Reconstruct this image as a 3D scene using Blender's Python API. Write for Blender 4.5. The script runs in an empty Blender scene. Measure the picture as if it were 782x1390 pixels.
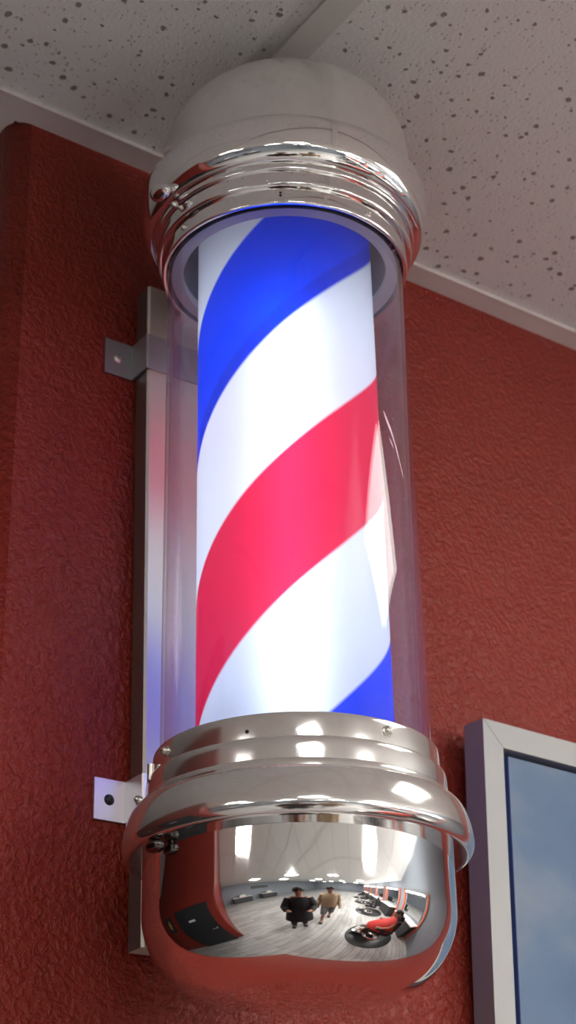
import bpy, bmesh, math, random
from mathutils import Vector, Matrix
random.seed(7)
C = bpy.context.scene.collection
PI = math.pi
WY = 0.1598          # front face of the wall that carries the pole
HC = 2.603           # ceiling height

# ------------------------------------------------------------------ materials
def new_mat(name):
    m = bpy.data.materials.new(name); m.use_nodes = True
    nt = m.node_tree
    for n in list(nt.nodes): nt.nodes.remove(n)
    out = nt.nodes.new('ShaderNodeOutputMaterial')
    return m, nt, out
def N(nt, t, **kw):
    n = nt.nodes.new('ShaderNode' + t)
    for k, v in kw.items():
        if k in n.inputs.keys(): n.inputs[k].default_value = v
        else: setattr(n, k, v)
    return n
def L(nt, a, b): nt.links.new(a, b)
def rgb(c): return (c[0], c[1], c[2], 1)
def srgb(r, g, b):
    f = lambda v: (v/255/12.92) if v/255 < .04045 else ((v/255+.055)/1.055)**2.4
    return (f(r), f(g), f(b))
def pbr(name, col, rough=.5, metal=0, bump=None, vary=0, spec=.5, coat=0):
    m, nt, out = new_mat(name)
    p = N(nt, 'BsdfPrincipled'); L(nt, p.outputs[0], out.inputs[0])
    p.inputs['Base Color'].default_value = rgb(col); p.inputs['Roughness'].default_value = rough
    p.inputs['Metallic'].default_value = metal; p.inputs['Specular IOR Level'].default_value = spec
    p.inputs['Coat Weight'].default_value = coat
    tc = N(nt, 'TexCoord')
    if vary:
        n = N(nt, 'TexNoise', Scale=9.0, Detail=4.0); L(nt, tc.outputs['Object'], n.inputs['Vector'])
        r = N(nt, 'ValToRGB'); L(nt, n.outputs[0], r.inputs[0])
        r.color_ramp.elements[0].position = .3; r.color_ramp.elements[1].position = .7
        r.color_ramp.elements[0].color = rgb([c*(1-vary) for c in col]); r.color_ramp.elements[1].color = rgb([min(1, c*(1+vary)) for c in col])
        L(nt, r.outputs[0], p.inputs['Base Color'])
    if bump:
        n = N(nt, 'TexNoise', Scale=bump[0], Detail=3.0); L(nt, tc.outputs['Object'], n.inputs['Vector'])
        b = N(nt, 'Bump', Strength=bump[1], Distance=bump[2]); L(nt, n.outputs[0], b.inputs['Height']); L(nt, b.outputs[0], p.inputs['Normal'])
    return m
def emit(name, col, s):
    m, nt, out = new_mat(name)
    e = N(nt, 'Emission', Color=rgb(col), Strength=s); L(nt, e.outputs[0], out.inputs[0]); return m

def chrome_mat(name, rough, dust, col=(.88, .875, .86)):
    m, nt, out = new_mat(name)
    p = N(nt, 'BsdfPrincipled', Metallic=1.0, Roughness=rough); p.inputs['Base Color'].default_value = rgb(col)
    tc = N(nt, 'TexCoord')
    n = N(nt, 'TexNoise', Scale=14.0, Detail=5.0); L(nt, tc.outputs['Object'], n.inputs['Vector'])
    mr = N(nt, 'MapRange'); mr.inputs['From Min'].default_value = .35; mr.inputs['From Max'].default_value = .75
    mr.inputs['To Min'].default_value = rough; mr.inputs['To Max'].default_value = rough*1.7+.012
    L(nt, n.outputs[0], mr.inputs['Value']); L(nt, mr.outputs[0], p.inputs['Roughness'])
    if dust:
        d = N(nt, 'BsdfDiffuse'); d.inputs['Color'].default_value = (.55, .54, .51, 1)
        v = N(nt, 'TexNoise', Scale=40.0, Detail=6.0, Roughness=.7); L(nt, tc.outputs['Object'], v.inputs['Vector'])
        geo = N(nt, 'NewGeometry'); sx = N(nt, 'SeparateXYZ'); L(nt, geo.outputs['Normal'], sx.inputs[0])
        up = N(nt, 'MapRange'); up.inputs['From Min'].default_value = -.15; up.inputs['From Max'].default_value = .8
        up.inputs['To Min'].default_value = dust*.25; up.inputs['To Max'].default_value = dust*2.2
        L(nt, sx.outputs['Z'], up.inputs['Value'])
        mu = N(nt, 'Math', operation='MULTIPLY'); L(nt, up.outputs[0], mu.inputs[0]); L(nt, v.outputs[0], mu.inputs[1])
        mx = N(nt, 'MixShader'); L(nt, mu.outputs[0], mx.inputs[0]); L(nt, p.outputs[0], mx.inputs[1]); L(nt, d.outputs[0], mx.inputs[2])
        L(nt, mx.outputs[0], out.inputs[0])
    else: L(nt, p.outputs[0], out.inputs[0])
    return m
M_chrome = chrome_mat('polished_chrome', .025, 0)
M_chrome_dusty = chrome_mat('dusty_chrome', .09, .34, (.86, .85, .83))
M_chrome_top = chrome_mat('hazy_chrome', .022, .03)
M_dark_chrome = chrome_mat('smoked_chrome', .12, 0, (.16, .15, .15))
M_dome = chrome_mat('matt_chrome_dome', .16, .25, (.88, .875, .86))
M_steel = pbr('brushed_steel', (.66, .64, .58), .33, 1, bump=(160, .06, .001))
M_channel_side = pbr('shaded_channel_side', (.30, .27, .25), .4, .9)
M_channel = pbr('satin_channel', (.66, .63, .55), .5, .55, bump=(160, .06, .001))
M_alu = pbr('aluminium_strip', (.72, .72, .74), .42, .85, bump=(240, .1, .0006))
M_alu_old = pbr('dull_aluminium_strip', (.42, .42, .43), .45, .8, bump=(240, .1, .0006))
M_screw_black = pbr('black_screw', (.02, .02, .022), .35, .3)
M_dark = pbr('dark_cavity', (.09, .10, .12), .6)
M_plastic = pbr('pale_ring', (.55, .54, .60), .5)

def wall_mat(name, col, bump_d=.0016):
    m, nt, out = new_mat(name)
    p = N(nt, 'BsdfPrincipled', Roughness=.36); p.inputs['Specular IOR Level'].default_value = .27; L(nt, p.outputs[0], out.inputs[0])
    tc = N(nt, 'TexCoord')
    n0 = N(nt, 'TexNoise', Scale=3.0, Detail=4.0); L(nt, tc.outputs['Object'], n0.inputs['Vector'])
    r = N(nt, 'ValToRGB'); L(nt, n0.outputs[0], r.inputs[0])
    r.color_ramp.elements[0].color = rgb([c*.86 for c in col]); r.color_ramp.elements[1].color = rgb([c*1.12 for c in col])
    L(nt, r.outputs[0], p.inputs['Base Color'])
    n1 = N(nt, 'TexNoise', Scale=200.0, Detail=2.5, Roughness=.5, Distortion=.35); L(nt, tc.outputs['Object'], n1.inputs['Vector'])
    n2 = N(nt, 'TexNoise', Scale=100.0, Detail=3.0, Roughness=.55, Distortion=.8); L(nt, tc.outputs['Object'], n2.inputs['Vector'])
    r1 = N(nt, 'ValToRGB'); L(nt, n1.outputs[0], r1.inputs[0]); r1.color_ramp.elements[0].position = .42; r1.color_ramp.elements[1].position = .66
    r2 = N(nt, 'ValToRGB'); L(nt, n2.outputs[0], r2.inputs[0]); r2.color_ramp.elements[0].position = .40; r2.color_ramp.elements[1].position = .70
    ad = N(nt, 'Math', operation='MULTIPLY_ADD'); ad.inputs[1].default_value = .75
    L(nt, r1.outputs[0], ad.inputs[0]); L(nt, r2.outputs[0], ad.inputs[2])
    b = N(nt, 'Bump', Strength=.75, Distance=bump_d); L(nt, ad.outputs[0], b.inputs['Height']); L(nt, b.outputs[0], p.inputs['Normal'])
    return m
M_red = wall_mat('red_textured_paint', (.235, .0225, .0125))
M_grey_wall = pbr('grey_wall_paint', srgb(150, 158, 168), .6, bump=(90, .15, .002))

def ceiling_mat():
    m, nt, out = new_mat('fissured_ceiling_tile')
    p = N(nt, 'BsdfPrincipled', Roughness=.9); p.inputs['Specular IOR Level'].default_value = .15; L(nt, p.outputs[0], out.inputs[0])
    tc = N(nt, 'TexCoord')
    ws = N(nt, 'TexNoise', Scale=110.0, Detail=2.0); L(nt, tc.outputs['Object'], ws.inputs['Vector'])
    sc = N(nt, 'VectorMath', operation='SCALE'); sc.inputs['Scale'].default_value = .0052; L(nt, ws.outputs['Color'], sc.inputs[0])
    av = N(nt, 'VectorMath', operation='ADD'); L(nt, tc.outputs['Object'], av.inputs[0]); L(nt, sc.outputs[0], av.inputs[1])
    def holes(scale, rmax, keep, off):
        mp = N(nt, 'Mapping'); mp.inputs['Location'].default_value = (off, off*1.7, 0); L(nt, av.outputs[0], mp.inputs['Vector'])
        mp.inputs['Scale'].default_value = (1, 1, 0)
        v = N(nt, 'TexVoronoi', Scale=scale, voronoi_dimensions='2D'); L(nt, mp.outputs[0], v.inputs['Vector'])
        sp = N(nt, 'SeparateColor'); L(nt, v.outputs['Color'], sp.inputs[0])
        th = N(nt, 'MapRange'); th.inputs['From Min'].default_value = keep; th.inputs['From Max'].default_value = 1.0
        th.inputs['To Min'].default_value = 0; th.inputs['To Max'].default_value = rmax; L(nt, sp.outputs[0], th.inputs['Value'])
        sb = N(nt, 'Math', operation='SUBTRACT'); L(nt, th.outputs[0], sb.inputs[0]); L(nt, v.outputs['Distance'], sb.inputs[1])
        mr = N(nt, 'MapRange'); mr.inputs['From Min'].default_value = -.03; mr.inputs['From Max'].default_value = .06; L(nt, sb.outputs[0], mr.inputs['Value'])
        return mr.outputs[0]
    h1 = holes(66, .225, .55, 0.0); h2 = holes(170, .26, .45, 3.3)
    h2s = N(nt, 'Math', operation='MULTIPLY'); h2s.inputs[1].default_value = .45; L(nt, h2, h2s.inputs[0])
    mx = N(nt, 'Math', operation='MAXIMUM'); L(nt, h1, mx.inputs[0]); L(nt, h2s.outputs[0], mx.inputs[1])
    mc = N(nt, 'MixRGB'); mc.inputs[1].default_value = (.765, .78, .765, 1); mc.inputs[2].default_value = (.29, .265, .24, 1)
    L(nt, mx.outputs[0], mc.inputs[0]); L(nt, mc.outputs[0], p.inputs['Base Color'])
    iv = N(nt, 'Math', operation='SUBTRACT'); iv.inputs[0].default_value = 1; L(nt, mx.outputs[0], iv.inputs[1])
    nb = N(nt, 'TexNoise', Scale=260.0, Detail=3.0); L(nt, tc.outputs['Object'], nb.inputs['Vector'])
    ma = N(nt, 'Math', operation='MULTIPLY_ADD'); ma.inputs[1].default_value = .25; L(nt, nb.outputs[0], ma.inputs[0]); L(nt, iv.outputs[0], ma.inputs[2])
    b = N(nt, 'Bump', Strength=.6, Distance=.004); L(nt, ma.outputs[0], b.inputs['Height']); L(nt, b.outputs[0], p.inputs['Normal'])
    return m
M_ceil = ceiling_mat()
M_grid = pbr('ceiling_grid_paint', srgb(208, 208, 204), .5, bump=(60, .05, .001), vary=.05)
M_trim = pbr('wall_angle_paint', srgb(214, 204, 200), .5, bump=(45, .2, .001), vary=.12)

def floor_mat():
    m, nt, out = new_mat('grey_wood_planks')
    p = N(nt, 'BsdfPrincipled', Roughness=.35); L(nt, p.outputs[0], out.inputs[0])
    tc = N(nt, 'TexCoord'); mp = N(nt, 'Mapping'); mp.inputs['Rotation'].default_value = (0, 0, PI/2); L(nt, tc.outputs['Object'], mp.inputs[0])
    br = N(nt, 'TexBrick', Scale=1.0); br.inputs['Brick Width'].default_value = 1.3; br.inputs['Row Height'].default_value = .17; br.inputs['Mortar Size'].default_value = .004
    br.inputs['Color1'].default_value = (.36, .355, .345, 1); br.inputs['Color2'].default_value = (.50, .49, .48, 1); br.inputs['Mortar'].default_value = (.06, .06, .06, 1)
    L(nt, mp.outputs[0], br.inputs['Vector'])
    mp2 = N(nt, 'Mapping'); mp2.inputs['Scale'].default_value = (22, 1.6, 1); L(nt, tc.outputs['Object'], mp2.inputs[0])
    n = N(nt, 'TexNoise', Scale=1.5, Detail=5.0); L(nt, mp2.outputs[0], n.inputs['Vector'])
    mx = N(nt, 'MixRGB', blend_type='OVERLAY'); mx.inputs[0].default_value = .6; L(nt, br.outputs[0], mx.inputs[1]); L(nt, n.outputs[0], mx.inputs[2])
    L(nt, mx.outputs[0], p.inputs['Base Color']); return m
M_floor = floor_mat()

def thin_fresnel(nt, ior):
    # same reflectance from either side of a thin sheet
    geo = N(nt, 'NewGeometry'); mr = N(nt, 'MapRange'); mr.inputs['To Min'].default_value = ior; mr.inputs['To Max'].default_value = 1/ior
    L(nt, geo.outputs['Backfacing'], mr.inputs['Value']); f = N(nt, 'Fresnel'); L(nt, mr.outputs[0], f.inputs['IOR']); return f
def drum_mat():
    # translucent film with helical stripes, lit by the lamp inside
    m, nt, out = new_mat('striped_translucent_film')
    uv = N(nt, 'UVMap', uv_map='UVMap'); s = N(nt, 'SeparateXYZ'); L(nt, uv.outputs[0], s.inputs[0])
    # uv.x = angle in degrees / 360 (0 faces the room), uv.y = height along the axis
    slope = N(nt, 'Math', operation='MULTIPLY'); slope.inputs[1].default_value = -.00123*360; L(nt, s.outputs[0], slope.inputs[0])
    h = N(nt, 'Math', operation='ADD'); L(nt, slope.outputs[0], h.inputs[0]); L(nt, s.outputs[1], h.inputs[1])
    lt = N(nt, 'Math', operation='LESS_THAN'); lt.inputs[1].default_value = -.30; L(nt, s.outputs[0], lt.inputs[0])
    h2 = N(nt, 'Math', operation='MULTIPLY_ADD'); h2.inputs[1].default_value = .135; L(nt, lt.outputs[0], h2.inputs[0]); L(nt, h.outputs[0], h2.inputs[2])  # stripes on the unseen back shifted, added to tint light on wall and strap
    off = N(nt, 'Math', operation='SUBTRACT'); off.inputs[1].default_value = 1.9445-.4676; L(nt, h2.outputs[0], off.inputs[0])
    dv = N(nt, 'Math', operation='DIVIDE'); dv.inputs[1].default_value = .4676; L(nt, off.outputs[0], dv.inputs[0])
    fr = N(nt, 'Math', operation='FRACT'); L(nt, dv.outputs[0], fr.inputs[0])
    r = N(nt, 'ValToRGB'); r.color_ramp.interpolation = 'LINEAR'; L(nt, fr.outputs[0], r.inputs[0])
    W = (.84, .90, .95, 1); R = (.86, .018, .075, 1); B = (.0, .055, 1.0, 1); BD = (.0, .034, .72, 1)  # BD: shadow of the film overlap, put into the colour as darker blue
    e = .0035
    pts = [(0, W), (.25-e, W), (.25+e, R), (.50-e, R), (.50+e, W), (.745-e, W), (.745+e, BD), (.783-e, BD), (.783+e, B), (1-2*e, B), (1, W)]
    el = r.color_ramp.elements
    el[0].position = 0; el[0].color = W; el[1].position = 1; el[1].color = W
    for pos, c in pts[1:-1]:
        k = el.new(pos); k.color = c
    tr = N(nt, 'MixShader'); tr.inputs[0].default_value = .30; t1 = N(nt, 'BsdfTranslucent'); t2 = N(nt, 'BsdfRefraction', Roughness=1.0, IOR=1.35)
    L(nt, t1.outputs[0], tr.inputs[1]); L(nt, t2.outputs[0], tr.inputs[2]); L(nt, r.outputs[0], t1.inputs[0]); L(nt, r.outputs[0], t2.inputs[0]); df = N(nt, 'BsdfDiffuse'); L(nt, r.outputs[0], df.inputs[0])
    mx = N(nt, 'MixShader'); mx.inputs[0].default_value = .10; L(nt, tr.outputs[0], mx.inputs[1]); L(nt, df.outputs[0], mx.inputs[2])
    gl = N(nt, 'BsdfGlossy', Roughness=.15); fz = thin_fresnel(nt, 1.4)
    gw = N(nt, 'Math', operation='MULTIPLY'); gw.inputs[1].default_value = .35; L(nt, fz.outputs[0], gw.inputs[0])
    m2 = N(nt, 'MixShader'); L(nt, gw.outputs[0], m2.inputs[0]); L(nt, mx.outputs[0], m2.inputs[1]); L(nt, gl.outputs[0], m2.inputs[2])
    L(nt, m2.outputs[0], out.inputs[0]); return m
M_drum = drum_mat()
LAMP = 9.8
M_lamp = emit('lamp_phosphor', (.80, .90, 1.0), LAMP)

def glass_mat():
    m, nt, out = new_mat('hazy_clear_acrylic')
    t = N(nt, 'BsdfTransparent', Color=(.965, .955, .985, 1))
    g = N(nt, 'BsdfGlossy', Roughness=.012, Color=(1, 1, 1, 1))
    f = thin_fresnel(nt, 1.46)
    a = N(nt, 'MixShader'); L(nt, f.outputs[0], a.inputs[0]); L(nt, t.outputs[0], a.inputs[1]); L(nt, g.outputs[0], a.inputs[2])
    d = N(nt, 'BsdfDiffuse', Color=(.55, .50, .85, 1)); tl = N(nt, 'BsdfTranslucent', Color=(.55, .50, .85, 1))
    hz = N(nt, 'MixShader'); hz.inputs[0].default_value = .55; L(nt, d.outputs[0], hz.inputs[1]); L(nt, tl.outputs[0], hz.inputs[2])
    tc = N(nt, 'TexCoord'); mp = N(nt, 'Mapping'); mp.inputs['Scale'].default_value = (9, 9, 3); L(nt, tc.outputs['Object'], mp.inputs[0])
    n = N(nt, 'TexNoise', Scale=2.5, Detail=7.0, Roughness=.65); L(nt, mp.outputs[0], n.inputs['Vector'])
    mr = N(nt, 'MapRange'); mr.inputs['From Min'].default_value = .3; mr.inputs['From Max'].default_value = .75; mr.inputs['To Min'].default_value = .008; mr.inputs['To Max'].default_value = .040
    L(nt, n.outputs[0], mr.inputs['Value'])
    b = N(nt, 'MixShader'); L(nt, mr.outputs[0], b.inputs[0]); L(nt, a.outputs[0], b.inputs[1]); L(nt, hz.outputs[0], b.inputs[2])
    L(nt, b.outputs[0], out.inputs[0]); return m
M_glass = glass_mat()
M_scuff = pbr('pale_scratch', (.80, .62, .74), .6)

def canvas_mat():
    m, nt, out = new_mat('blue_sky_print')
    p = N(nt, 'BsdfPrincipled', Roughness=.55); p.inputs['Specular IOR Level'].default_value = .3; L(nt, p.outputs[0], out.inputs[0])
    tc = N(nt, 'TexCoord'); mp = N(nt, 'Mapping'); mp.inputs['Scale'].default_value = (3.5, 3.5, 6); mp.inputs['Rotation'].default_value = (0, .35, 0); L(nt, tc.outputs['Object'], mp.inputs[0])
    n = N(nt, 'TexNoise', Scale=1.7, Detail=4.0, Roughness=.45); L(nt, mp.outputs[0], n.inputs['Vector'])
    r = N(nt, 'ValToRGB'); L(nt, n.outputs[0], r.inputs[0])
    r.color_ramp.elements[0].position = .34; r.color_ramp.elements[0].color = rgb((.085, .145, .25))
    r.color_ramp.elements[1].position = .72; r.color_ramp.elements[1].color = rgb((.24, .28, .33))
    k = r.color_ramp.elements.new(.52); k.color = rgb((.12, .185, .29))
    L(nt, r.outputs[0], p.inputs['Base Color'])
    w = N(nt, 'TexNoise', Scale=420.0, Detail=1.0); L(nt, tc.outputs['Object'], w.inputs['Vector'])
    b = N(nt, 'Bump', Strength=.12, Distance=.0008); L(nt, w.outputs[0], b.inputs['Height']); L(nt, b.outputs[0], p.inputs['Normal'])
    return m
M_canvas = canvas_mat()
M_canvas_edge = pbr('blue_canvas_edge', (.04, .085, .30), .6)
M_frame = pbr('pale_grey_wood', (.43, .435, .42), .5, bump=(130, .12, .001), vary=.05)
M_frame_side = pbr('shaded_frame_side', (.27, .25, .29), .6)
M_black = pbr('black_board', (.015, .015, .017), .5)
M_mirror = pbr('mirror_glass', (.86, .87, .88), .01, 1)
M_orange = pbr('orange_paint', (.75, .13, .03), .5)
M_white = pbr('white_laminate', (.75, .75, .74), .4)
M_station = pbr('dark_laminate', (.05, .05, .055), .4)
M_vinyl = pbr('black_vinyl', (.02, .02, .022), .35)
M_skin = pbr('skin', (.42, .22, .15), .5)
M_hair = pbr('dark_hair', (.015, .012, .01), .6)
M_cloth_black = pbr('black_cloth', (.012, .012, .015), .8)
M_cloth_tan = pbr('tan_cloth', (.42, .32, .20), .85)
M_cloth_grey = pbr('grey_cloth', (.16, .16, .17), .85)
M_cloth_red = pbr('red_cape_cloth', (.62, .03, .025), .6)
M_troffer = emit('troffer_lens', (1.0, .955, .89), 7.5)
M_troffer_far = emit('far_troffer_lens', (1.0, .97, .93), 24.0)
M_troffer_right = emit('mirror_side_troffer_lens', (1.0, .97, .93), 112.0)
M_bar = emit('mirror_light_tube', (1.0, .97, .93), 112.0)
M_gold = pbr('gold_print', (.55, .33, .05), .5)

# ------------------------------------------------------------------ mesh helpers
def obj(name, bm, mat, parent=None, smooth=False, loc=None):
    me = bpy.data.meshes.new(name); bm.normal_update(); bm.to_mesh(me); bm.free()
    o = bpy.data.objects.new(name, me); C.objects.link(o)
    for mm in (mat if isinstance(mat, (list, tuple)) else [mat]): me.materials.append(mm)
    if smooth:
        for p in me.polygons: p.use_smooth = True
    if parent is not None: o.parent = parent
    if loc is not None: o.location = loc
    return o
def thing(name, label, cat, loc=(0, 0, 0), rotz=0, group=None):
    o = bpy.data.objects.new(name, None); C.objects.link(o); o.location = loc; o.rotation_euler = (0, 0, rotz)
    o.empty_display_size = .05
    o['label'] = label; o['category'] = cat
    if group: o['group'] = group
    return o
def struct(name, bm, mat, smooth=False):
    o = obj(name, bm, mat, smooth=smooth); o['kind'] = 'structure'; return o
def box(bm, x0, x1, y0, y1, z0, z1, bev=0, M=None, mi=0):
    v = [bm.verts.new((x, y, z)) for z in (z0, z1) for y in (y0, y1) for x in (x0, x1)]
    F = [bm.faces.new([v[i] for i in q]) for q in ((0, 2, 3, 1), (4, 5, 7, 6), (0, 1, 5, 4), (2, 6, 7, 3), (0, 4, 6, 2), (1, 3, 7, 5))]
    for f in F: f.material_index = mi
    if bev:
        es = list({e for f in F for e in f.edges})
        r = bmesh.ops.bevel(bm, geom=es, offset=bev, segments=2, affect='EDGES', profile=.6)
        vs = {vv for f in r['faces'] for vv in f.verts} | {x for x in v if x.is_valid}
    else: vs = set(v)
    if M is not None: bmesh.ops.transform(bm, matrix=M, verts=list(vs))
    return vs
def revolve(bm, prof, n=128, closed=True, M=None, flip=False, a0=0):
    """prof: list of (r, z, sharp). r=0 ends become poles."""
    rings = []
    for p in prof:
        r, z = p[0], p[1]
        if r < 1e-6: rings.append([bm.verts.new((0, 0, z))])
        else: rings.append([bm.verts.new((r*math.cos(a0+2*PI*k/n), r*math.sin(a0+2*PI*k/n), z)) for k in range(n)])
    for i in range(len(prof)-1):
        a, b = rings[i], rings[i+1]
        for k in range(n):
            k2 = (k+1) % n
            if len(a) == 1 and len(b) == 1: continue
            if len(a) == 1: q = [a[0], b[k2], b[k]]
            elif len(b) == 1: q = [a[k], a[k2], b[0]]
            else: q = [a[k], a[k2], b[k2], b[k]]
            if flip: q = q[::-1]
            f = bm.faces.new(q); f.smooth = True
    for p, ring in zip(prof, rings):
        if len(p) > 2 and p[2] and len(ring) > 1:
            for k in range(n):
                e = bm.edges.get((ring[k], ring[(k+1) % n]))
                if e: e.smooth = False
    vs = [v for r in rings for v in r]
    if M is not None: bmesh.ops.transform(bm, matrix=M, verts=vs)
    return rings
def spline(pts, k=6):
    """Catmull-Rom through (r,z) points, broken at points flagged sharp."""
    out = []; seg = [pts[0]]
    def emit_seg(s):
        P = [s[0]]+list(s)+[s[-1]]
        for i in range(1, len(P)-2):
            for j in range(k):
                t = j/k; p0, p1, p2, p3 = P[i-1], P[i], P[i+1], P[i+2]
                f = lambda c: .5*((2*p1[c])+(-p0[c]+p2[c])*t+(2*p0[c]-5*p1[c]+4*p2[c]-p3[c])*t*t+(-p0[c]+3*p1[c]-3*p2[c]+p3[c])*t**3)
                out.append((f(0), f(1), j == 0 and i == 1))
    for p in pts[1:]:
        seg.append(p)
        if len(p) > 2 and p[2]: emit_seg(seg); seg = [p]
    if len(seg) > 1: emit_seg(seg)
    out.append((pts[-1][0], pts[-1][1], True)); return out
def tube(bm, p0, p1, r0, r1=None, n=20, cap=True):
    r1 = r0 if r1 is None else r1
    p0, p1 = Vector(p0), Vector(p1); d = (p1-p0); q = d.to_track_quat('Z', 'Y').to_matrix().to_4x4()
    M = Matrix.Translation(p0) @ q; h = d.length
    prof = ([(0, 0, 1)] if cap else [])+[(r0, 0, 1), (r1, h, 1)]+([(0, h, 1)] if cap else [])
    revolve(bm, prof, n, M=M)
def prism(bm, pts, z0, z1):
    a = [bm.verts.new((x, y, z0)) for x, y in pts]; b = [bm.verts.new((x, y, z1)) for x, y in pts]
    n = len(pts); bm.faces.new(a[::-1]); bm.faces.new(b)
    for i in range(n): bm.faces.new([a[i], a[(i+1) % n], b[(i+1) % n], b[i]])

# ------------------------------------------------------------------ camera
cx, cy, cz = -0.66543, -0.91231, 1.54990
yaw, pitch, roll, fpx = .628803, .495617, -.03685, 2197.91
F0 = Vector((math.sin(yaw), math.cos(yaw), 0)); Rr = Vector((math.cos(yaw), -math.sin(yaw), 0)); Zz = Vector((0, 0, 1))
Fw = math.cos(pitch)*F0+math.sin(pitch)*Zz; Up = -math.sin(pitch)*F0+math.cos(pitch)*Zz
right = math.cos(roll)*Rr+math.sin(roll)*Up; up = -math.sin(roll)*Rr+math.cos(roll)*Up
cam = bpy.data.objects.new('camera', bpy.data.cameras.new('camera')); C.objects.link(cam)
Mx = Matrix((right, up, -Fw)).transposed().to_4x4(); Mx.translation = (cx, cy, cz); cam.matrix_world = Mx
cam.data.sensor_fit = 'HORIZONTAL'; cam.data.sensor_width = 36; cam.data.lens = fpx/782*36
cam.data.clip_start = .02
cam.data.dof.use_dof = True; cam.data.dof.focus_distance = 1.16; cam.data.dof.aperture_fstop = 20
bpy.context.scene.camera = cam

# ------------------------------------------------------------------ barber pole
tx, ty = -.001968, -.024741
O = Vector((0, 0, 2.15))
az_ = Vector((tx, ty, 1)).normalized(); ax_ = (Vector((1, 0, 0))-az_.x*az_).normalized(); ay_ = az_.cross(ax_)
Mt = Matrix((ax_, ay_, az_)).transposed().to_4x4()          # pole frame -> world (about O)
ROOT = Vector((0, WY, 1.84))
MP = Matrix.Translation(-ROOT) @ Matrix.Translation(O) @ Mt @ Matrix.Translation(-O)   # pole frame -> root's local frame
MW = Matrix.Translation(-ROOT)
pole = thing('barber_pole', 'chrome wall-mounted barber pole with lit red, white and blue stripes under clear tube', 'barber pole', ROOT)
def ppart(name, bm, mat, M=MP, parent=None, label=None):
    bmesh.ops.transform(bm, matrix=M, verts=bm.verts)
    o = obj(name, bm, mat, parent or pole)
    if label: o['label'] = label
    return o

# collars: t = distance from the glass-side lip, mirrored top and bottom
COL = [(.1012, .004, 1), (.1012, .0004, 1), (.1018, .0, 0), (.1036, .0, 0), (.1045, .0008, 0), (.1050, .004, 0), (.1053, .010, 0), (.1053, .0145, 1),
       (.1075, .0147, 0), (.1088, .0157, 0), (.1094, .0180, 0), (.1096, .0220, 0), (.1096, .0280, 1),
       (.1110, .0282, 0), (.1119, .0291, 0), (.1124, .0315, 0), (.1126, .0345, 1),
       (.1150, .0349, 0), (.1180, .0367, 0), (.1205, .0405, 0), (.1226, .0460, 0), (.1243, .0530, 0), (.1254, .0600, 0), (.1260, .0670, 0), (.1254, .0710, 0), (.1236, .0742, 0), (.1216, .0755, 0), (.1190, .0758, 1), (.1080, .0758, 1)]
def low_t(t):      # the lower collar has slightly taller steps
    P = [(0, 0), (.0145, .0180), (.028, .0345), (.0345, .0405), (.067, .0675), (.09, .0905)]
    for (a, b), (c, d) in zip(P[:-1], P[1:]):
        if t <= c: return b+(t-a)*(d-b)/(c-a)
Z_LOW, Z_UP = 1.9551, 2.3843
def az_point(phi, r, z):
    """pole-frame point; phi degrees to the right of the room-side viewer at azc"""
    a = math.radians(-125.72+phi); return Vector((r*math.cos(a), r*math.sin(a), z)), Vector((math.cos(a), math.sin(a), 0))

bm = bmesh.new(); revolve(bm, [(r, Z_LOW-low_t(t), s) for r, t, s in spline([(a, b, c) for a, b, c in COL])], 160, flip=True)
low = ppart('lower_collar', bm, M_chrome_dusty, label='wide stepped chrome collar below the tube, dulled by dust')
bm = bmesh.new(); revolve(bm, [(r, Z_UP+t, s) for r, t, s in spline([(a, b, c) for a, b, c in COL])], 160)
upc = ppart('upper_collar', bm, M_chrome_top, label='stepped bright chrome collar above the tube')

# bowl at the bottom
zb, rc, R = 1.784, .058, .1108
prof = [(R, Z_LOW-.0752, 1), (R, 1.86, 0)]
prof += [(R-rc+rc*math.cos(a), zb+rc-rc*math.sin(a), 0) for a in [i*PI/2/28 for i in range(29)]]
prof += [((R-rc)*s, zb-.0022*(1-s*s), 0) for s in (.85, .65, .45, .25, .1)] + [(0, zb-.0022, 0)]
bm = bmesh.new(); revolve(bm, prof, 160, flip=True)
bowl = ppart('end_bowl', bm, M_chrome, label='mirror-bright chrome bowl closing the bottom of the pole')
# dome at the top (sits a hair to the right on its collar)
Rd, z0, hd, nn = .1095, 2.490, .086, 2.55
prof = [(Rd, Z_UP+.0745, 1), (Rd, Z_UP+.085, 0)]
prof += [(Rd*max(0, math.cos(a))**(2/nn), z0+hd*math.sin(a)**(2/nn), 0) for a in [i*PI/2/32 for i in range(33)]]
prof[-1] = (0, z0+hd, 0)
bm = bmesh.new(); revolve(bm, prof, 160, M=Matrix.Translation((.0028, -.002, 0)))
dome = ppart('top_dome', bm, M_dome, label='satin grey domed cap on top of the pole')

# glass tube
bm = bmesh.new(); revolve(bm, [(.0972, 1.942, 1), (.1, 1.942, 1), (.1, 2.400, 1), (.0972, 2.400, 1), (.0972, 1.942, 1)], 160)
glass = ppart('clear_tube', bm, M_glass)
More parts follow.
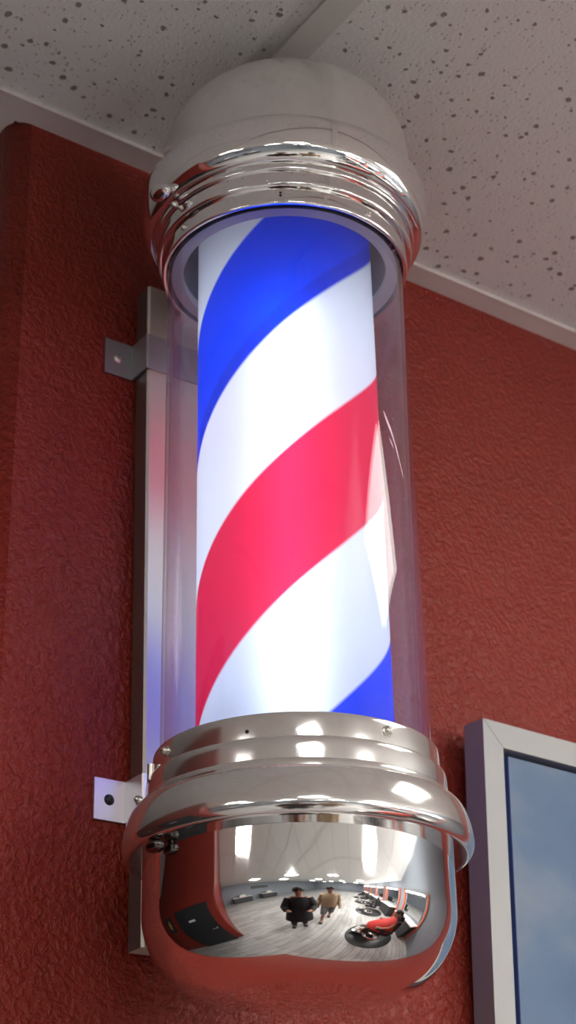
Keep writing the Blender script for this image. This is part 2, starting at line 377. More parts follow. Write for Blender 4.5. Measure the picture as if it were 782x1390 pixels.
# scratches on the tube
bm = bmesh.new()
def scratch(p, q, w, nseg=5):
    rows = []
    for i in range(nseg+1):
        t = i/nseg; ph = p[0]+(q[0]-p[0])*t; z = p[1]+(q[1]-p[1])*t; ww = w*(math.sin(PI*min(max(t, .06), .94))*random.uniform(.7, 1.2))
        ph += random.uniform(-.25, .25)
        a, _ = az_point(ph-ww, .10025, z+ww*.0008); b, _ = az_point(ph+ww, .10025, z-ww*.0008); rows.append((bm.verts.new(a), bm.verts.new(b)))
    for i in range(nseg): bm.faces.new([rows[i][0], rows[i][1], rows[i+1][1], rows[i+1][0]])
for p, q, w in (((47.5, 2.2110), (55, 2.186), 1.5), ((52, 2.197), (59, 2.170), .7), ((50, 2.190), (53.5, 2.182), .8), ((53.4, 2.210), (54.4, 2.2080), .6), ((55.3, 2.203), (56.3, 2.2015), .6), ((57, 2.178), (60.5, 2.161), .5)):
    scratch(p, q, w)
ppart('scuff_mark', bm, M_scuff, parent=glass, label='pale pink scratches on the clear tube')

# striped drum with uv = (angle/360, height)
rdm = .0739; n = 144
bm = bmesh.new(); uvl = bm.loops.layers.uv.new('UVMap')
zs = [1.925+i*(2.425-1.925)/10 for i in range(11)]
A0 = math.radians(-125.72)-PI
grid = [[bm.verts.new((rdm*math.cos(A0+2*PI*k/n), rdm*math.sin(A0+2*PI*k/n), z)) for k in range(n)] for z in zs]
for i in range(10):
    for k in range(n):
        k2 = (k+1) % n
        f = bm.faces.new([grid[i][k], grid[i][k2], grid[i+1][k2], grid[i+1][k]]); f.smooth = True
        for lp, (u, z) in zip(f.loops, ((k/n-.5, zs[i]), ((k+1)/n-.5, zs[i]), ((k+1)/n-.5, zs[i+1]), (k/n-.5, zs[i+1]))): lp[uvl].uv = (u, z)
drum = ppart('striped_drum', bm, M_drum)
bm = bmesh.new()
revolve(bm, [(0, 1.965, 0), (.010, 1.968, 0), (.013, 1.975, 1), (.013, 2.350, 1), (.010, 2.357, 0), (0, 2.360, 0)], 24)
ppart('lamp_tube', bm, M_lamp)
# rings and hub inside the collars
bm = bmesh.new(); revolve(bm, [(.0968, 2.3846, 1), (.0868, 2.3846, 1), (.0868, 2.392, 1)], 96, flip=False)
ppart('inner_ring', bm, M_plastic)
bm = bmesh.new(); revolve(bm, [(.0868, 2.392, 1), (.0868, 2.452, 1), (0, 2.452, 1)], 64)
ppart('motor_housing', bm, M_dark)
bm = bmesh.new(); revolve(bm, [(.0968, 1.946, 1), (.020, 1.938, 1), (0, 1.938, 1)], 64)
ppart('lower_ring', bm, M_plastic)

# screws around the rims
def screw_bm(p, nrm, r, h, slot=True):
    bm = bmesh.new()
    q = Vector(nrm).to_track_quat('Z', 'Y').to_matrix().to_4x4(); M = Matrix.Translation(p) @ q
    revolve(bm, [(r*1.25, -.001, 1), (r*1.25, h*.25, 1), (r, h*.3, 0), (r*.94, h*.7, 0), (r*.7, h*.95, 0), (r*.42, h, 1), (r*.30, h*.55, 1), (0, h*.5, 0)], 20, M=M)
    if slot:
        for s in (0, 1):
            Mr = M @ Matrix.Rotation(s*PI/2+.5, 4, 'Z'); box(bm, -r*.75, r*.75, -r*.12, r*.12, h*.86, h*1.06, M=Mr)
    return bm
for phi in (-60, 37, 160):
    p, d = az_point(phi, .1050, Z_LOW-.0088); ppart('rim_screw', screw_bm(p, d, .0033, .0040), M_steel, parent=low)
for phi in (-51, 41, 165):
    p, d = az_point(phi, .1050, Z_UP+.0065); ppart('rim_screw', screw_bm(p, d, .0022, .0028), M_steel, parent=upc)
for phi, z in ((-1, Z_UP+.0095), (-1, Z_UP+.0068)):
    p, d = az_point(phi, .1052, z); ppart('pin_hole', screw_bm(p, d, .0009, .0006, False), M_screw_black, parent=upc, label='tiny dark hole in the rim')
p, d = az_point(-18, .1053, Z_LOW-.0125); ppart('pin_hole', screw_bm(p, d, .0011, .0010, False), M_screw_black, parent=low, label='tiny dark hole in the rim')
# thumb screws at the left of both beads
def thumb(p, nrm, tang, s, mat, parent, label):
    n_ = Vector(nrm).normalized(); t_ = (Vector(tang)-Vector(tang).dot(n_)*n_).normalized(); b_ = n_.cross(t_)
    M = Matrix((t_, b_, n_)).transposed().to_4x4(); M.translation = p
    bm = bmesh.new()
    revolve(bm, [(0, -.004, 0), (.0022, -.004, 0), (.0022, .003, 1), (.0042, .0035, 0), (.0056, .006, 0), (.0058, .0085, 0), (.0046, .011, 0), (.002, .012, 0), (0, .0122, 0)], 24)
    bmesh.ops.scale(bm, vec=(1.55*s, .95*s, .75*s), verts=bm.verts)
    bmesh.ops.transform(bm, matrix=M, verts=bm.verts)
    return ppart('thumb_screw', bm, mat, parent=parent, label=label)
p, d = az_point(-54, .1185, Z_UP+.0410); tg = Vector((-d.y, d.x, 0))
thumb(p, d+Vector((0, 0, -.55)), tg+Vector((0, 0, -.3)), 1.35, M_chrome_top, upc, 'small round chrome knob at the upper left')
p, d = az_point(-53, .1110, Z_UP+.0300); ppart('rim_screw', screw_bm(p, d+Vector((0, 0, -.4)), .0026, .005), M_steel, parent=upc)
p, d = az_point(-55, .1168, Z_LOW-.0750); tg = Vector((-d.y, d.x, 0))
thumb(p, Vector((0, 0, -1))+d*.15, tg, 1.05, M_dark_chrome, low, 'dark oval knob under the lower collar')
p, d = az_point(-72, .1085, Z_LOW-.018); 
bm = bmesh.new(); tube(bm, p+Vector((0, 0, -.006)), p+Vector((0, 0, .006)), .0028); ppart('stop_pin', bm, M_steel, parent=low)
p, d = az_point(-72, .1165, Z_LOW-.039); ppart('rim_screw', screw_bm(p, d+Vector((0, 0, .7)), .0026, .0036), M_steel, parent=low)

# mounting channel and brackets (square to the wall)
CY = .1338
bm = bmesh.new()
w = .0530
CB = .1545
pts = [(-w, CB), (-w, CY+.002), (-w+.002, CY), (w-.002, CY), (w, CY+.002), (w, CB)]
prism(bm, [(x, y) for x, y in pts][::-1], 1.8405, 2.4435); bm.normal_update()
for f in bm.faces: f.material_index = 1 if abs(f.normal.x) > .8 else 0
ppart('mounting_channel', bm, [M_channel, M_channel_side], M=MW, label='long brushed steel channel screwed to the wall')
for z in (1.905, 2.425):
    bm = bmesh.new(); box(bm, -.026, .026, .094, CY+.001, z-.014, z+.014, bev=.002); ppart('mounting_block', bm, M_chrome, M=MW)
def bracket(z0, z1, mat, scmat, lab, slab, skew):
    bm = bmesh.new(); t = .0017; e = .0005
    path = [(-.0832, WY-e), (-.0562, WY-e), (-.0543, WY-.002), (-.0536, CY-.0002), (-.0518, CY-e), (.0518, CY-e), (.0536, CY-.0002), (.0543, WY-.002), (.0562, WY-e), (.0832, WY-e)]
    inner = path; outer = []
    for i, (x, y) in enumerate(path):
        dx = -t if x < -.045 and i > 1 and i < 5 else (t if x > .045 and 4 < i < 8 else 0)
        outer.append((x+dx, y-(t if i in (0, 1, 8, 9, 4, 5) else t*.6)))
    prism(bm, inner+outer[::-1], z0, z1)
    bmesh.ops.recalc_face_normals(bm, faces=bm.faces)
    o = ppart('mounting_bracket', bm, mat, M=MW, label=lab)
    for s in (-1, 1):
        b2 = screw_bm(Vector((s*.070, WY-.0018, (z0+z1)/2)), (0, -1, 0), .0036, .0026)
        ppart('wall_screw', b2, scmat, M=MW, parent=o, label=slab)
bracket(2.3525, 2.3885, M_alu_old, M_steel, 'upper grey metal strap over the channel', 'bright steel screw head', 0)
bracket(1.9410, 1.9745, M_alu, M_screw_black, 'lower pale metal strap over the channel', 'black cross-head screw', 0)

# ------------------------------------------------------------------ room shell
XR, XL, YF, YB = 2.4, -7.0, -15.0, 5.0
def rounded_wall(x0, x1, y0, y1, r):
    pts = [(x1, y0)]
    for i in range(9): a = -PI/2-i*PI/2/8; pts.append((x0+r+r*math.cos(a), y0+r+r*math.sin(a)))
    for i in range(9): a = PI-i*PI/2/8; pts.append((x0+r+r*math.cos(a), y1-r+r*math.sin(a)))
    pts.append((x1, y1)); return pts[::-1]
bm = bmesh.new(); prism(bm, rounded_wall(-.186, XR, WY, WY+.16, .02), 0, HC+.05); bmesh.ops.recalc_face_normals(bm, faces=bm.faces)
wb = struct('wall_back', bm, M_red)
for p in wb.data.polygons:
    if abs(p.normal.z) < .5 and len(p.vertices) == 4 and p.area < .05: p.use_smooth = True
def quad(bm, a, b, c, d): bm.faces.new([bm.verts.new(x) for x in (a, b, c, d)])
bm = bmesh.new(); quad(bm, (XL-.1, YF-.1, 0), (XR+.1, YF-.1, 0), (XR+.1, YB+.1, 0), (XL-.1, YB+.1, 0)); struct('floor', bm, M_floor)
bm = bmesh.new(); quad(bm, (XL-.1, YB+.1, HC+.0015), (XR+.1, YB+.1, HC+.0015), (XR+.1, YF-.1, HC+.0015), (XL-.1, YF-.1, HC+.0015)); struct('ceiling', bm, M_ceil)
bm = bmesh.new(); box(bm, XR, XR+.1, YF-.1, WY, 0, HC+.05); struct('wall_right', bm, M_grey_wall)
bm = bmesh.new(); box(bm, XL-.1, XL, YF-.1, .13, 0, HC+.05); struct('wall_left', bm, M_grey_wall)
bm = bmesh.new(); box(bm, XL, XR, YF-.1, YF, 0, HC+.05); struct('wall_front', bm, M_grey_wall)
bm = bmesh.new(); prism(bm, [(-1.45, .16), (-1.45, YB), (XL-.1, YB), (XL-.1, .13), (-1.48, .13), (-1.459, .139)], 0, HC+.05); bmesh.ops.recalc_face_normals(bm, faces=bm.faces); struct('wall_hall', bm, M_red)
bm = bmesh.new(); box(bm, -1.45, XR, YB, YB+.1, 0, HC+.05); struct('wall_rear', bm, M_grey_wall)
# wall angle under the tiles along the red wall, square at the corner
fl = .0258; zt = HC-.0022
bm = bmesh.new()
cxn = -.186
prism(bm, [(XR, WY-fl), (XR, WY+.004), (cxn+.004, WY+.004), (cxn+.004, WY+.156), (XR, WY+.156), (XR, WY+.16+fl), (cxn-fl, WY+.16+fl), (cxn-fl, WY-fl)], zt, zt+.0028)
prism(bm, [(XR, WY-fl-.0006), (XR, WY-fl+.0016), (cxn-fl, WY-fl+.0016), (cxn-fl, WY-fl-.0006)], zt-.0004, zt+.0052)
bmesh.ops.recalc_face_normals(bm, faces=bm.faces); struct('trim_1', bm, M_trim)
# exposed ceiling grid
bm = bmesh.new(); g = .0138
TP = .5725
xs = [-.0125+TP*k for k in range(-12, 5)]
for x in xs:
    y1 = WY-fl-.001 if x > -.2 else YB
    box(bm, x-g, x+g, YF, y1, HC-.0022, HC+.001)
for y in [-.47-TP*k for k in range(0, 26)]:
    xe = sorted(xs+[XL, XR])
    for a, b in zip(xe[:-1], xe[1:]): box(bm, a+g+.0004, b-g-.0004, y-g, y+g, HC-.0021, HC+.0009)
struct('trim_2', bm, M_grid)
# doors in the hall wall
XH = -1.45
def door(name, y0, y1, h):
    bm = bmesh.new(); box(bm, XH, XH+.045, y0, y1, .0, h, bev=.006); o = struct(name, bm, M_black)
    bm = bmesh.new(); tube(bm, (XH+.045, y0+.08, .9), (XH+.10, y0+.08, .9), .02); tube(bm, (XH+.095, y0+.08, .9), (XH+.095, y0+.19, .9), .011)
    hd_ = obj('door_handle', bm, M_steel, o)
    bm = bmesh.new(); box(bm, XH+.043, XH+.05, (y0+y1)/2-.1, (y0+y1)/2+.1, 1.30, 1.36); obj('door_sign', bm, M_white, o)
door('door_1', .32, 1.38, 1.72); door('door_2', 2.6, 3.5, 1.72)

# ------------------------------------------------------------------ framed picture
PF = thing('framed_picture', 'pale grey floater frame around a blue sky canvas on the red wall', 'picture', (.293, .1148, 2.0824))
PF.rotation_euler = (math.radians(2.8), math.radians(1.4), 0)
FW_, FH_, fw, fd = .50, .36, .0235, .0265
bm = bmesh.new()
def mitre(x0, x1, z0, z1, w):
    o_ = [(x0, z1), (x1, z1), (x1, z0), (x0, z0)]; i_ = [(x0+w, z1-w), (x1-w, z1-w), (x1-w, z0+w), (x0+w, z0+w)]
    for k in range(4):
        k2 = (k+1) % 4
        def P(q, y): return bm.verts.new((q[0], y, q[1]))
        e = .0002
        a, b, c, d = o_[k], o_[k2], i_[k2], i_[k]
        va = [P(q, 0) for q in (a, b, c, d)]; vb = [P(q, fd) for q in (a, b, c, d)]
        bm.faces.new(va); bm.faces.new(vb[::-1])
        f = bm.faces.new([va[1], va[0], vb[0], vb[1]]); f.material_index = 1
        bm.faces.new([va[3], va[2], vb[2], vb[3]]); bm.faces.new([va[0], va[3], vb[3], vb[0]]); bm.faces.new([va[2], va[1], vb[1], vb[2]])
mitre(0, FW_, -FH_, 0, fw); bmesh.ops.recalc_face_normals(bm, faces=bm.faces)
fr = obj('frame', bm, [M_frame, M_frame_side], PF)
for (x, z, sx, sz) in ((0, 0, 1, -1), (0, -FH_, 1, 1), (FW_, 0, -1, -1), (FW_, -FH_, -1, 1)):
    a = Vector((x, -.00015, z)); b = Vector((x+sx*fw, -.00015, z+sz*fw)); nrm = Vector((-(b-a).z, 0, (b-a).x)).normalized()*.00022
    bm = bmesh.new(); bm.faces.new([bm.verts.new(v) for v in (a-nrm, b-nrm, b+nrm, a+nrm)]); obj('mitre_joint', bm, M_screw_black, fr)
bm = bmesh.new(); gp = .0064
vs = box(bm, fw+gp, FW_-fw-gp, .0010, .022, -FH_+fw+gp, -fw-gp, bev=.0012)
for f in bm.faces: f.material_index = 0 if f.normal.y < -.5 or f.calc_center_median().y < .0045 else 1
bm.normal_update()
for f in bm.faces: f.material_index = 0 if abs(f.normal.y) > .8 else 1
obj('canvas', bm, [M_canvas, M_canvas_edge], PF)
bm = bmesh.new(); box(bm, fw-.001, FW_-fw+.001, .0225, fd-.0005, -FH_+fw-.001, -fw+.001); obj('backing', bm, M_screw_black, PF)

# ------------------------------------------------------------------ ceiling lights
def troffer(x0, x1, y0, y1, mat, label):
    t = thing('ceiling_light', label, 'ceiling light', ((x0+x1)/2, (y0+y1)/2, HC-.004), group='ceiling light panels')
    hx, hy = (x1-x0)/2, (y1-y0)/2
    bm = bmesh.new(); quad(bm, (-hx+.02, hy-.02, .0005), (hx-.02, hy-.02, .0005), (hx-.02, -hy+.02, .0005), (-hx+.02, -hy+.02, .0005)); obj('lens', bm, mat, t)
    bm = bmesh.new()
    box(bm, -hx, hx, -hy, -hy+.02, 0, .005); box(bm, -hx, hx, hy-.02, hy, 0, .005); box(bm, -hx, -hx+.02, -hy+.02, hy-.02, 0, .005); box(bm, hx-.02, hx, -hy+.02, hy-.02, 0, .005)
    obj('frame', bm, M_grid, t)
def cell(i, j, mat, label): troffer(-.0125+TP*i+.014, -.0125+TP*(i+1)-.014, -.47-TP*(j+1)+.014, -.47-TP*j-.014, mat, label)
cell(1, 0, M_troffer, 'lit square ceiling light panel nearest the right of the barber pole')
RW = ('first', 'second', 'third', 'fourth', 'fifth', 'sixth', 'seventh', 'eighth')
for r in range(0, 8):
    for c_, i in enumerate(((-5,), (-8, -2), (-5, 1))[0 if r == 0 else (1 if r % 2 else 2)]):
        cell(i, r*2+(r > 3)*(r-3)*2, M_troffer_right if i == 1 else M_troffer_far, 'lit square ceiling panel, %s row from the pole wall, %s' % (RW[r], ('left of the middle', 'on the mirror side')[c_] if r % 2 == 0 else ('beside the left wall', 'middle of the room')[c_]))

# ------------------------------------------------------------------ the shop that shows in the chrome
def mirror_station(y, lab):
    t = thing('styling_station', 'dark styling counter with mirror and orange edging, '+lab, 'styling station', (XR, y, 0), group='styling stations along the right wall')
    bm = bmesh.new(); box(bm, -.42, -.02, -.62, .62, .0, .78, bev=.006); obj('cabinet', bm, M_station, t)
    bm = bmesh.new(); box(bm, -.50, -.004, -.68, .68, .782, .83, bev=.008); obj('countertop', bm, M_white, t)
    bm = bmesh.new(); box(bm, -.03, -.004, -.58, .58, .98, 1.95); obj('mirror', bm, M_mirror, t)
    bm = bmesh.new(); box(bm, -.06, -.004, .70, .76, 0, 2.2); obj('edging', bm, M_orange, t)
    bm = bmesh.new(); box(bm, -.06, -.004, -.76, -.70, 0, 2.2); obj('edging', bm, M_orange, t)
    bm = bmesh.new(); box(bm, -.12, -.004, -.60, .60, 2.02, 2.10); obj('light_housing', bm, M_white, t)
    bm = bmesh.new(); tube(bm, (-.145, -.56, 2.05), (-.145, .56, 2.05), .02); obj('light_tube', bm, M_bar, t)
for i, y in enumerate((-1.75, -3.65, -5.55, -7.45, -9.35, -11.25)):
    mirror_station(y, ('first', 'second', 'third', 'fourth', 'fifth', 'sixth')[i]+' from the red wall')
def barber_chair(x, y, rz, lab):
    t = thing('barber_chair', 'black barber chair with chrome base on round mat, '+lab, 'barber chair', (x, y, 0.012), rz, 'barber chairs facing the mirrors')
    bm = bmesh.new(); revolve(bm, [(0, .0, 0), (.29, .0, 1), (.29, .02, 0), (.2, .05, 0), (.06, .07, 0), (.045, .09, 1), (.045, .40, 1), (.12, .42, 1), (0, .42, 0)], 40); obj('base', bm, M_chrome, t)
    bm = bmesh.new(); box(bm, -.27, .27, -.28, .26, .42, .56, bev=.04); obj('seat', bm, M_vinyl, t)
    bm = bmesh.new(); box(bm, -.26, .26, .24, .36, .54, 1.08, bev=.04, M=Matrix.Rotation(.12, 4, 'X') ); obj('backrest', bm, M_vinyl, t)
    for s in (-1, 1):
        bm = bmesh.new(); box(bm, s*.31-.035, s*.31+.035, -.22, .24, .68, .75, bev=.02); box(bm, s*.31-.02, s*.31+.02, -.05, .05, .46, .69); obj('armrest', bm, M_vinyl, t)
    bm = bmesh.new(); box(bm, -.2, .2, -.62, -.30, .12, .16, bev=.015); box(bm, -.16, -.13, -.4, -.2, .14, .45); box(bm, .13, .16, -.4, -.2, .14, .45); obj('footrest', bm, M_chrome, t)
    bm = bmesh.new(); box(bm, -.13, .13, .20, .29, 1.06, 1.22, bev=.03); obj('headrest', bm, M_vinyl, t)
def mat_round(x, y, lab):
    bm = bmesh.new(); revolve(bm, [(0, 0, 0), (.72, 0, 1), (.72, .006, 0), (.70, .012, 0), (0, .012, 0)], 48)
    o = obj('floor_mat', bm, M_vinyl, loc=(x, y, 0)); o['label'] = 'round black anti-fatigue mat, '+lab; o['category'] = 'mat'; o['group'] = 'round mats under the barber chairs'
for i, (x, y) in enumerate(((1.0, -1.25), (1.15, -3.5), (1.15, -5.6), (1.15, -7.7))):
    lab = ('nearest the red wall', 'second from the red wall', 'third from the red wall', 'fourth from the red wall')[i]
    mat_round(x, y, lab); barber_chair(x, y, -PI/2+.4, lab)

def person(name, label, loc, rz, joints, edges, radii, mat, parts):
    """body: one skinned surface; parts: clothing and hair meshes as children"""
    t = thing(name, label, 'person', loc, rz)
    me = bpy.data.meshes.new('body'); me.from_pydata(joints, edges, []); me.update()
    o = bpy.data.objects.new('body', me); C.objects.link(o); o.parent = t; me.materials.append(mat)
    sk = o.modifiers.new('skin', 'SKIN'); sk.use_smooth_shade = True
    for i, v in enumerate(me.skin_vertices[0].data): v.radius = (radii[i], radii[i]); v.use_root = (i == 0)
    sb = o.modifiers.new('sub', 'SUBSURF'); sb.levels = 1; sb.render_levels = 1
    for nm, bm, m in parts: obj(nm, bm, m, t, smooth=True)
    return t
def skel(pose):
    J = []; E_ = []; Rd_ = []
    idx = {}
    def add(k, p, r, par=None):
        idx[k] = len(J); J.append(p); Rd_.append(r)
        if par is not None: E_.append((idx[par], idx[k]))
    P = pose
    add('pelvis', P['pelvis'], .13); add('waist', P['waist'], .125, 'pelvis'); add('chest', P['chest'], .145, 'waist'); add('neck0', P['neck0'], .075, 'chest')
    add('neck', P['neck'], .052, 'neck0'); add('head0', P['head0'], .082, 'neck'); add('head1', P['head1'], .092, 'head0'); add('head2', P['head2'], .07, 'head1')
    for s in ('L', 'R'):
        add('sh'+s, P['sh'+s], .062, 'chest'); add('el'+s, P['el'+s], .042, 'sh'+s); add('wr'+s, P['wr'+s], .028, 'el'+s); add('pa'+s, P['pa'+s], .034, 'wr'+s)
        w = Vector(P['wr'+s]); h = Vector(P['pa'+s]); d = (h-w).normalized(); sd = d.cross(Vector((0, 0, 1)));
        sd = sd.normalized() if sd.length > .2 else Vector((1, 0, 0))
        for k, (o_, l_) in enumerate(((-.03, .065), (-.01, .08), (.01, .078), (.03, .06))):
            add('f%d%s' % (k, s), tuple(h+sd*o_+d*l_), .009, 'pa'+s)
        add('th'+s, tuple(w+d*.05+sd*.055), .011, 'wr'+s)
        add('hip'+s, P['hip'+s], .09, 'pelvis'); add('kn'+s, P['kn'+s], .06, 'hip'+s); add('an'+s, P['an'+s], .042, 'kn'+s); add('to'+s, P['to'+s], .036, 'an'+s)
    return J, E_, Rd_
def lathe_cloth(rings, n=28):
    bm = bmesh.new(); R_ = []
    for (x, y, z, rx, ry) in rings: R_.append([bm.verts.new((x+rx*math.cos(2*PI*k/n), y+ry*math.sin(2*PI*k/n), z)) for k in range(n)])
    for a, b in zip(R_[:-1], R_[1:]):
        for k in range(n): bm.faces.new([a[k], a[(k+1) % n], b[(k+1) % n], b[k]])
    return bm
def sleeve(P, s, r=1.0):
    bm = bmesh.new(); a, b, c = P['sh'+s], P['el'+s], P['wr'+s]
    tube(bm, a, b, .085*r, .066*r, 16); tube(bm, b, c, .066*r, .05*r, 16); return bm
def trousers(P, s, full=True):
    bm = bmesh.new(); tube(bm, P['hip'+s], P['kn'+s], .115, .085, 18)
    if full: tube(bm, P['kn'+s], Vector(P['an'+s])+Vector((0, 0, .02)), .085, .07, 18)
    return bm
def shoe(P, s):
    bm = bmesh.new(); a = Vector(P['an'+s]); b = Vector(P['to'+s]); d = b-a; ang = math.atan2(d.x, -d.y)
    box(bm, -.05, .05, -.19, .07, 0, .085, bev=.03, M=Matrix.Translation((a.x, a.y, 0)) @ Matrix.Rotation(ang, 4, 'Z')); return bm
def hair(P):
    bm = bmesh.new(); c = Vector(P['head1'])
    revolve(bm, [(.103, -.02, 0), (.11, .02, 0), (.104, .06, 0), (.075, .095, 0), (.03, .112, 0), (0, .115, 0)], 24, M=Matrix.Translation(c+Vector((0, .018, 0)))); return bm
def face_parts(P):
    c = Matrix.Translation(Vector(P['head1'])); out = []
    for nm, q, m in (('nose', (-.012, .012, -.115, -.08, -.035, .005), M_skin), ('mouth', (-.025, .025, -.092, -.08, -.062, -.054), M_cloth_red), ('eye', (-.046, -.022, -.094, -.07, -.002, .008), M_hair), ('eye', (.022, .046, -.094, -.07, -.002, .008), M_hair), ('ear', (-.108, -.084, -.02, .02, -.03, .025), M_skin), ('ear', (.084, .108, -.02, .02, -.03, .025), M_skin)):
        bm = bmesh.new(); box(bm, *q, bev=.003, M=c); out.append((nm, bm, m))
    return out
stand = dict(pelvis=(0, 0, .95), waist=(0, 0, 1.12), chest=(0, .01, 1.32), neck0=(0, .01, 1.45), neck=(0, 0, 1.51), head0=(0, -.01, 1.58), head1=(0, -.015, 1.65), head2=(0, -.01, 1.71),
             shL=(.17, .01, 1.40), elL=(.27, -.06, 1.13), wrL=(.20, -.26, 1.10), paL=(.16, -.34, 1.13), shR=(-.17, .01, 1.40), elR=(-.27, -.06, 1.13), wrR=(-.20, -.26, 1.10), paR=(-.16, -.34, 1.13),
             hipL=(.09, 0, .90), knL=(.12, -.05, .50), anL=(.13, .02, .09), toL=(.14, -.12, .04), hipR=(-.09, 0, .90), knR=(-.12, .03, .50), anR=(-.13, .12, .09), toR=(-.14, -.02, .04))
J, E_, Rd_ = skel(stand)
person('person', 'person in a long black coat standing with hands held in front', (-.86, -1.17, 0), -.63+PI, J, E_, Rd_, M_skin,
       [('coat', lathe_cloth([(0, 0, .55, .30, .24), (0, 0, .80, .27, .21), (0, 0, 1.0, .23, .19), (0, .01, 1.2, .23, .18), (0, .01, 1.36, .24, .16), (0, .01, 1.46, .13, .11)]), M_cloth_black),
        ('sleeve', sleeve(stand, 'L', 1.15), M_cloth_black), ('sleeve', sleeve(stand, 'R', 1.15), M_cloth_black), ('trouser_leg', trousers(stand, 'L'), M_cloth_black), ('trouser_leg', trousers(stand, 'R'), M_cloth_black),
        ('shoe', shoe(stand, 'L'), M_vinyl), ('shoe', shoe(stand, 'R'), M_vinyl), ('hair', hair(stand), M_hair), ]+face_parts(stand))
walk = dict(stand); walk.update(elR=(-.25, .05, 1.12), wrR=(-.26, -.12, .95), paR=(-.26, -.19, .91), elL=(.25, .10, 1.13), wrL=(.27, .02, .90), paL=(.27, -.02, .82), knL=(.10, -.22, .52), anL=(.10, -.25, .09), toL=(.10, -.40, .04), knR=(-.10, .05, .48), anR=(-.10, .30, .12), toR=(-.10, .18, .04))
J, E_, Rd_ = skel(walk)
person('person', 'person walking in tan top and grey shorts with a dark shoulder bag', (-.50, -1.95, 0), PI-.3, J, E_, Rd_, M_skin,
       [('top', lathe_cloth([(0, 0, .86, .21, .17), (0, 0, 1.0, .21, .17), (0, .01, 1.2, .21, .17), (0, .01, 1.36, .23, .15), (0, .01, 1.46, .12, .10)]), M_cloth_tan),
        ('sleeve', sleeve(walk, 'L'), M_cloth_tan), ('sleeve', sleeve(walk, 'R'), M_cloth_tan), ('shorts_leg', trousers(walk, 'L', False), M_cloth_grey), ('shorts_leg', trousers(walk, 'R', False), M_cloth_grey),
        ('shoe', shoe(walk, 'L'), M_vinyl), ('shoe', shoe(walk, 'R'), M_vinyl), ('hair', hair(walk), M_hair), ]+face_parts(walk))
bm = bmesh.new(); box(bm, -.08, .08, -.17, .17, .0, .26, bev=.04)
b = obj('shoulder_bag', bm, M_cloth_black, loc=(-.95, -1.86, .80)); b['label'] = 'dark shoulder bag carried by the person in the tan top'; b['category'] = 'bag'
sit = dict(pelvis=(0, .10, .66), waist=(0, .14, .78), chest=(0, .15, .95), neck0=(0, .14, 1.07), neck=(0, .13, 1.12), head0=(0, .11, 1.19), head1=(0, .10, 1.26), head2=(0, .11, 1.32),
           shL=(.14, .14, 1.03), elL=(.27, .05, .84), wrL=(.30, -.10, .78), paL=(.30, -.16, .785), shR=(-.14, .14, 1.03), elR=(-.27, .05, .84), wrR=(-.30, -.10, .78), paR=(-.30, -.16, .785),
           hipL=(.08, .06, .64), knL=(.11, -.30, .62), anL=(.11, -.42, .27), toL=(.11, -.53, .21), hipR=(-.08, .06, .64), knR=(-.11, -.30, .62), anR=(-.11, -.42, .27), toR=(-.11, -.53, .21))
J, E_, Rd_ = skel(sit)
person('person', 'customer in a bright red cape seated in the barber chair nearest the red wall', (1.0, -1.25, 0.012), -PI/2+.4, J, E_, [r*.86 for r in Rd_], M_skin,
       [('cape', lathe_cloth([(0, -.05, .60, .33, .40), (0, 0, .74, .31, .34), (0, .10, .90, .25, .20), (0, .14, 1.04, .19, .13), (0, .13, 1.10, .08, .08)]), M_cloth_red), ('hair', hair(sit), M_hair), ]+face_parts(sit))
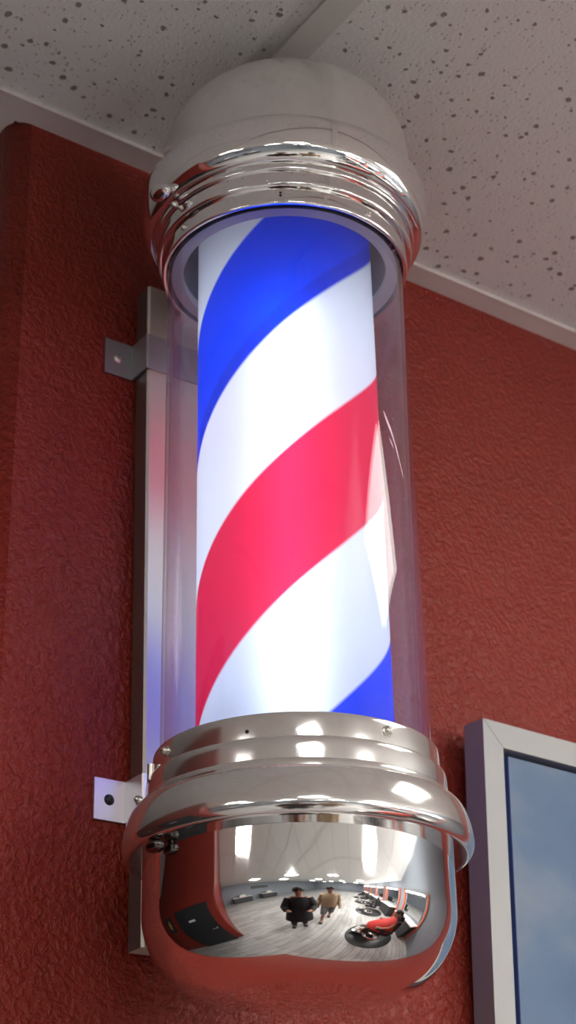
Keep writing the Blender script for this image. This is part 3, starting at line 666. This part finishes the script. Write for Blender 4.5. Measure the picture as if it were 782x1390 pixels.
# desks against the left wall and a framed sign above them
for i, y in enumerate((-1.6, -4.2)):
    t = thing('reception_desk', 'white topped reception desk with dark front, '+('nearest the hall' if i == 0 else 'farther from the hall'), 'desk', (XL+.45, y, 0), group='desks along the left wall')
    bm = bmesh.new(); box(bm, -.38, .38, -.8, .8, 0, .74, bev=.006); obj('cabinet', bm, M_station, t)
    bm = bmesh.new(); box(bm, -.42, .42, -.85, .85, .742, .78, bev=.006); obj('desktop', bm, M_white, t)
    bm = bmesh.new(); box(bm, -.2, .2, -.3, .25, 0, .28, bev=.03); box(bm, -.14, .14, -.2, .15, .28, .33, bev=.01)
    pr = obj('printer', bm, M_white, loc=(XL+.45, y, .781)); pr['label'] = 'white printer on the reception desk '+('nearest the hall' if i == 0 else 'farther from the hall'); pr['category'] = 'printer'; pr['group'] = 'printers on the desks'
t = thing('wall_sign', 'long grey framed panel high on the left wall above the desks', 'sign', (XL+.02, -3.6, 1.9))
bm = bmesh.new(); box(bm, -.018, .02, -.9, .9, -.22, .22, bev=.005); obj('frame', bm, M_station, t)
bm = bmesh.new(); box(bm, .0205, .024, -.85, .85, -.17, .17); obj('panel', bm, M_cloth_grey, t)
t = thing('wall_poster', 'small black poster with a gold figure between the dark hall doors', 'poster', (XH+.005, 1.95, 1.42))
bm = bmesh.new(); box(bm, -.004, .015, -.22, .22, -.28, .28, bev=.004); obj('board', bm, M_black, t)
bm = bmesh.new()
vs = [bm.verts.new((.0156, .15*math.cos(a)*(1 if k % 2 else .55), .22*math.sin(a)*(1 if k % 2 else .55))) for k, a in enumerate([2*PI*i/14 for i in range(14)])]
bm.faces.new(vs); obj('gold_print', bm, M_gold, t)

# ------------------------------------------------------------------ world and colour
w = bpy.data.worlds.new('world'); bpy.context.scene.world = w; w.use_nodes = True
w.node_tree.nodes['Background'].inputs[0].default_value = (.6, .65, .7, 1); w.node_tree.nodes['Background'].inputs[1].default_value = .3
sc = bpy.context.scene
sc.view_settings.view_transform = 'Standard'; sc.view_settings.look = 'None'; sc.view_settings.exposure = 0; sc.view_settings.gamma = 1
try:
    sc.cycles.transparent_max_bounces = 24; sc.cycles.max_bounces = 14; sc.cycles.glossy_bounces = 8; sc.cycles.diffuse_bounces = 4
    sc.cycles.sample_clamp_indirect = 12; sc.cycles.caustics_reflective = False; sc.cycles.caustics_refractive = False
except Exception: pass
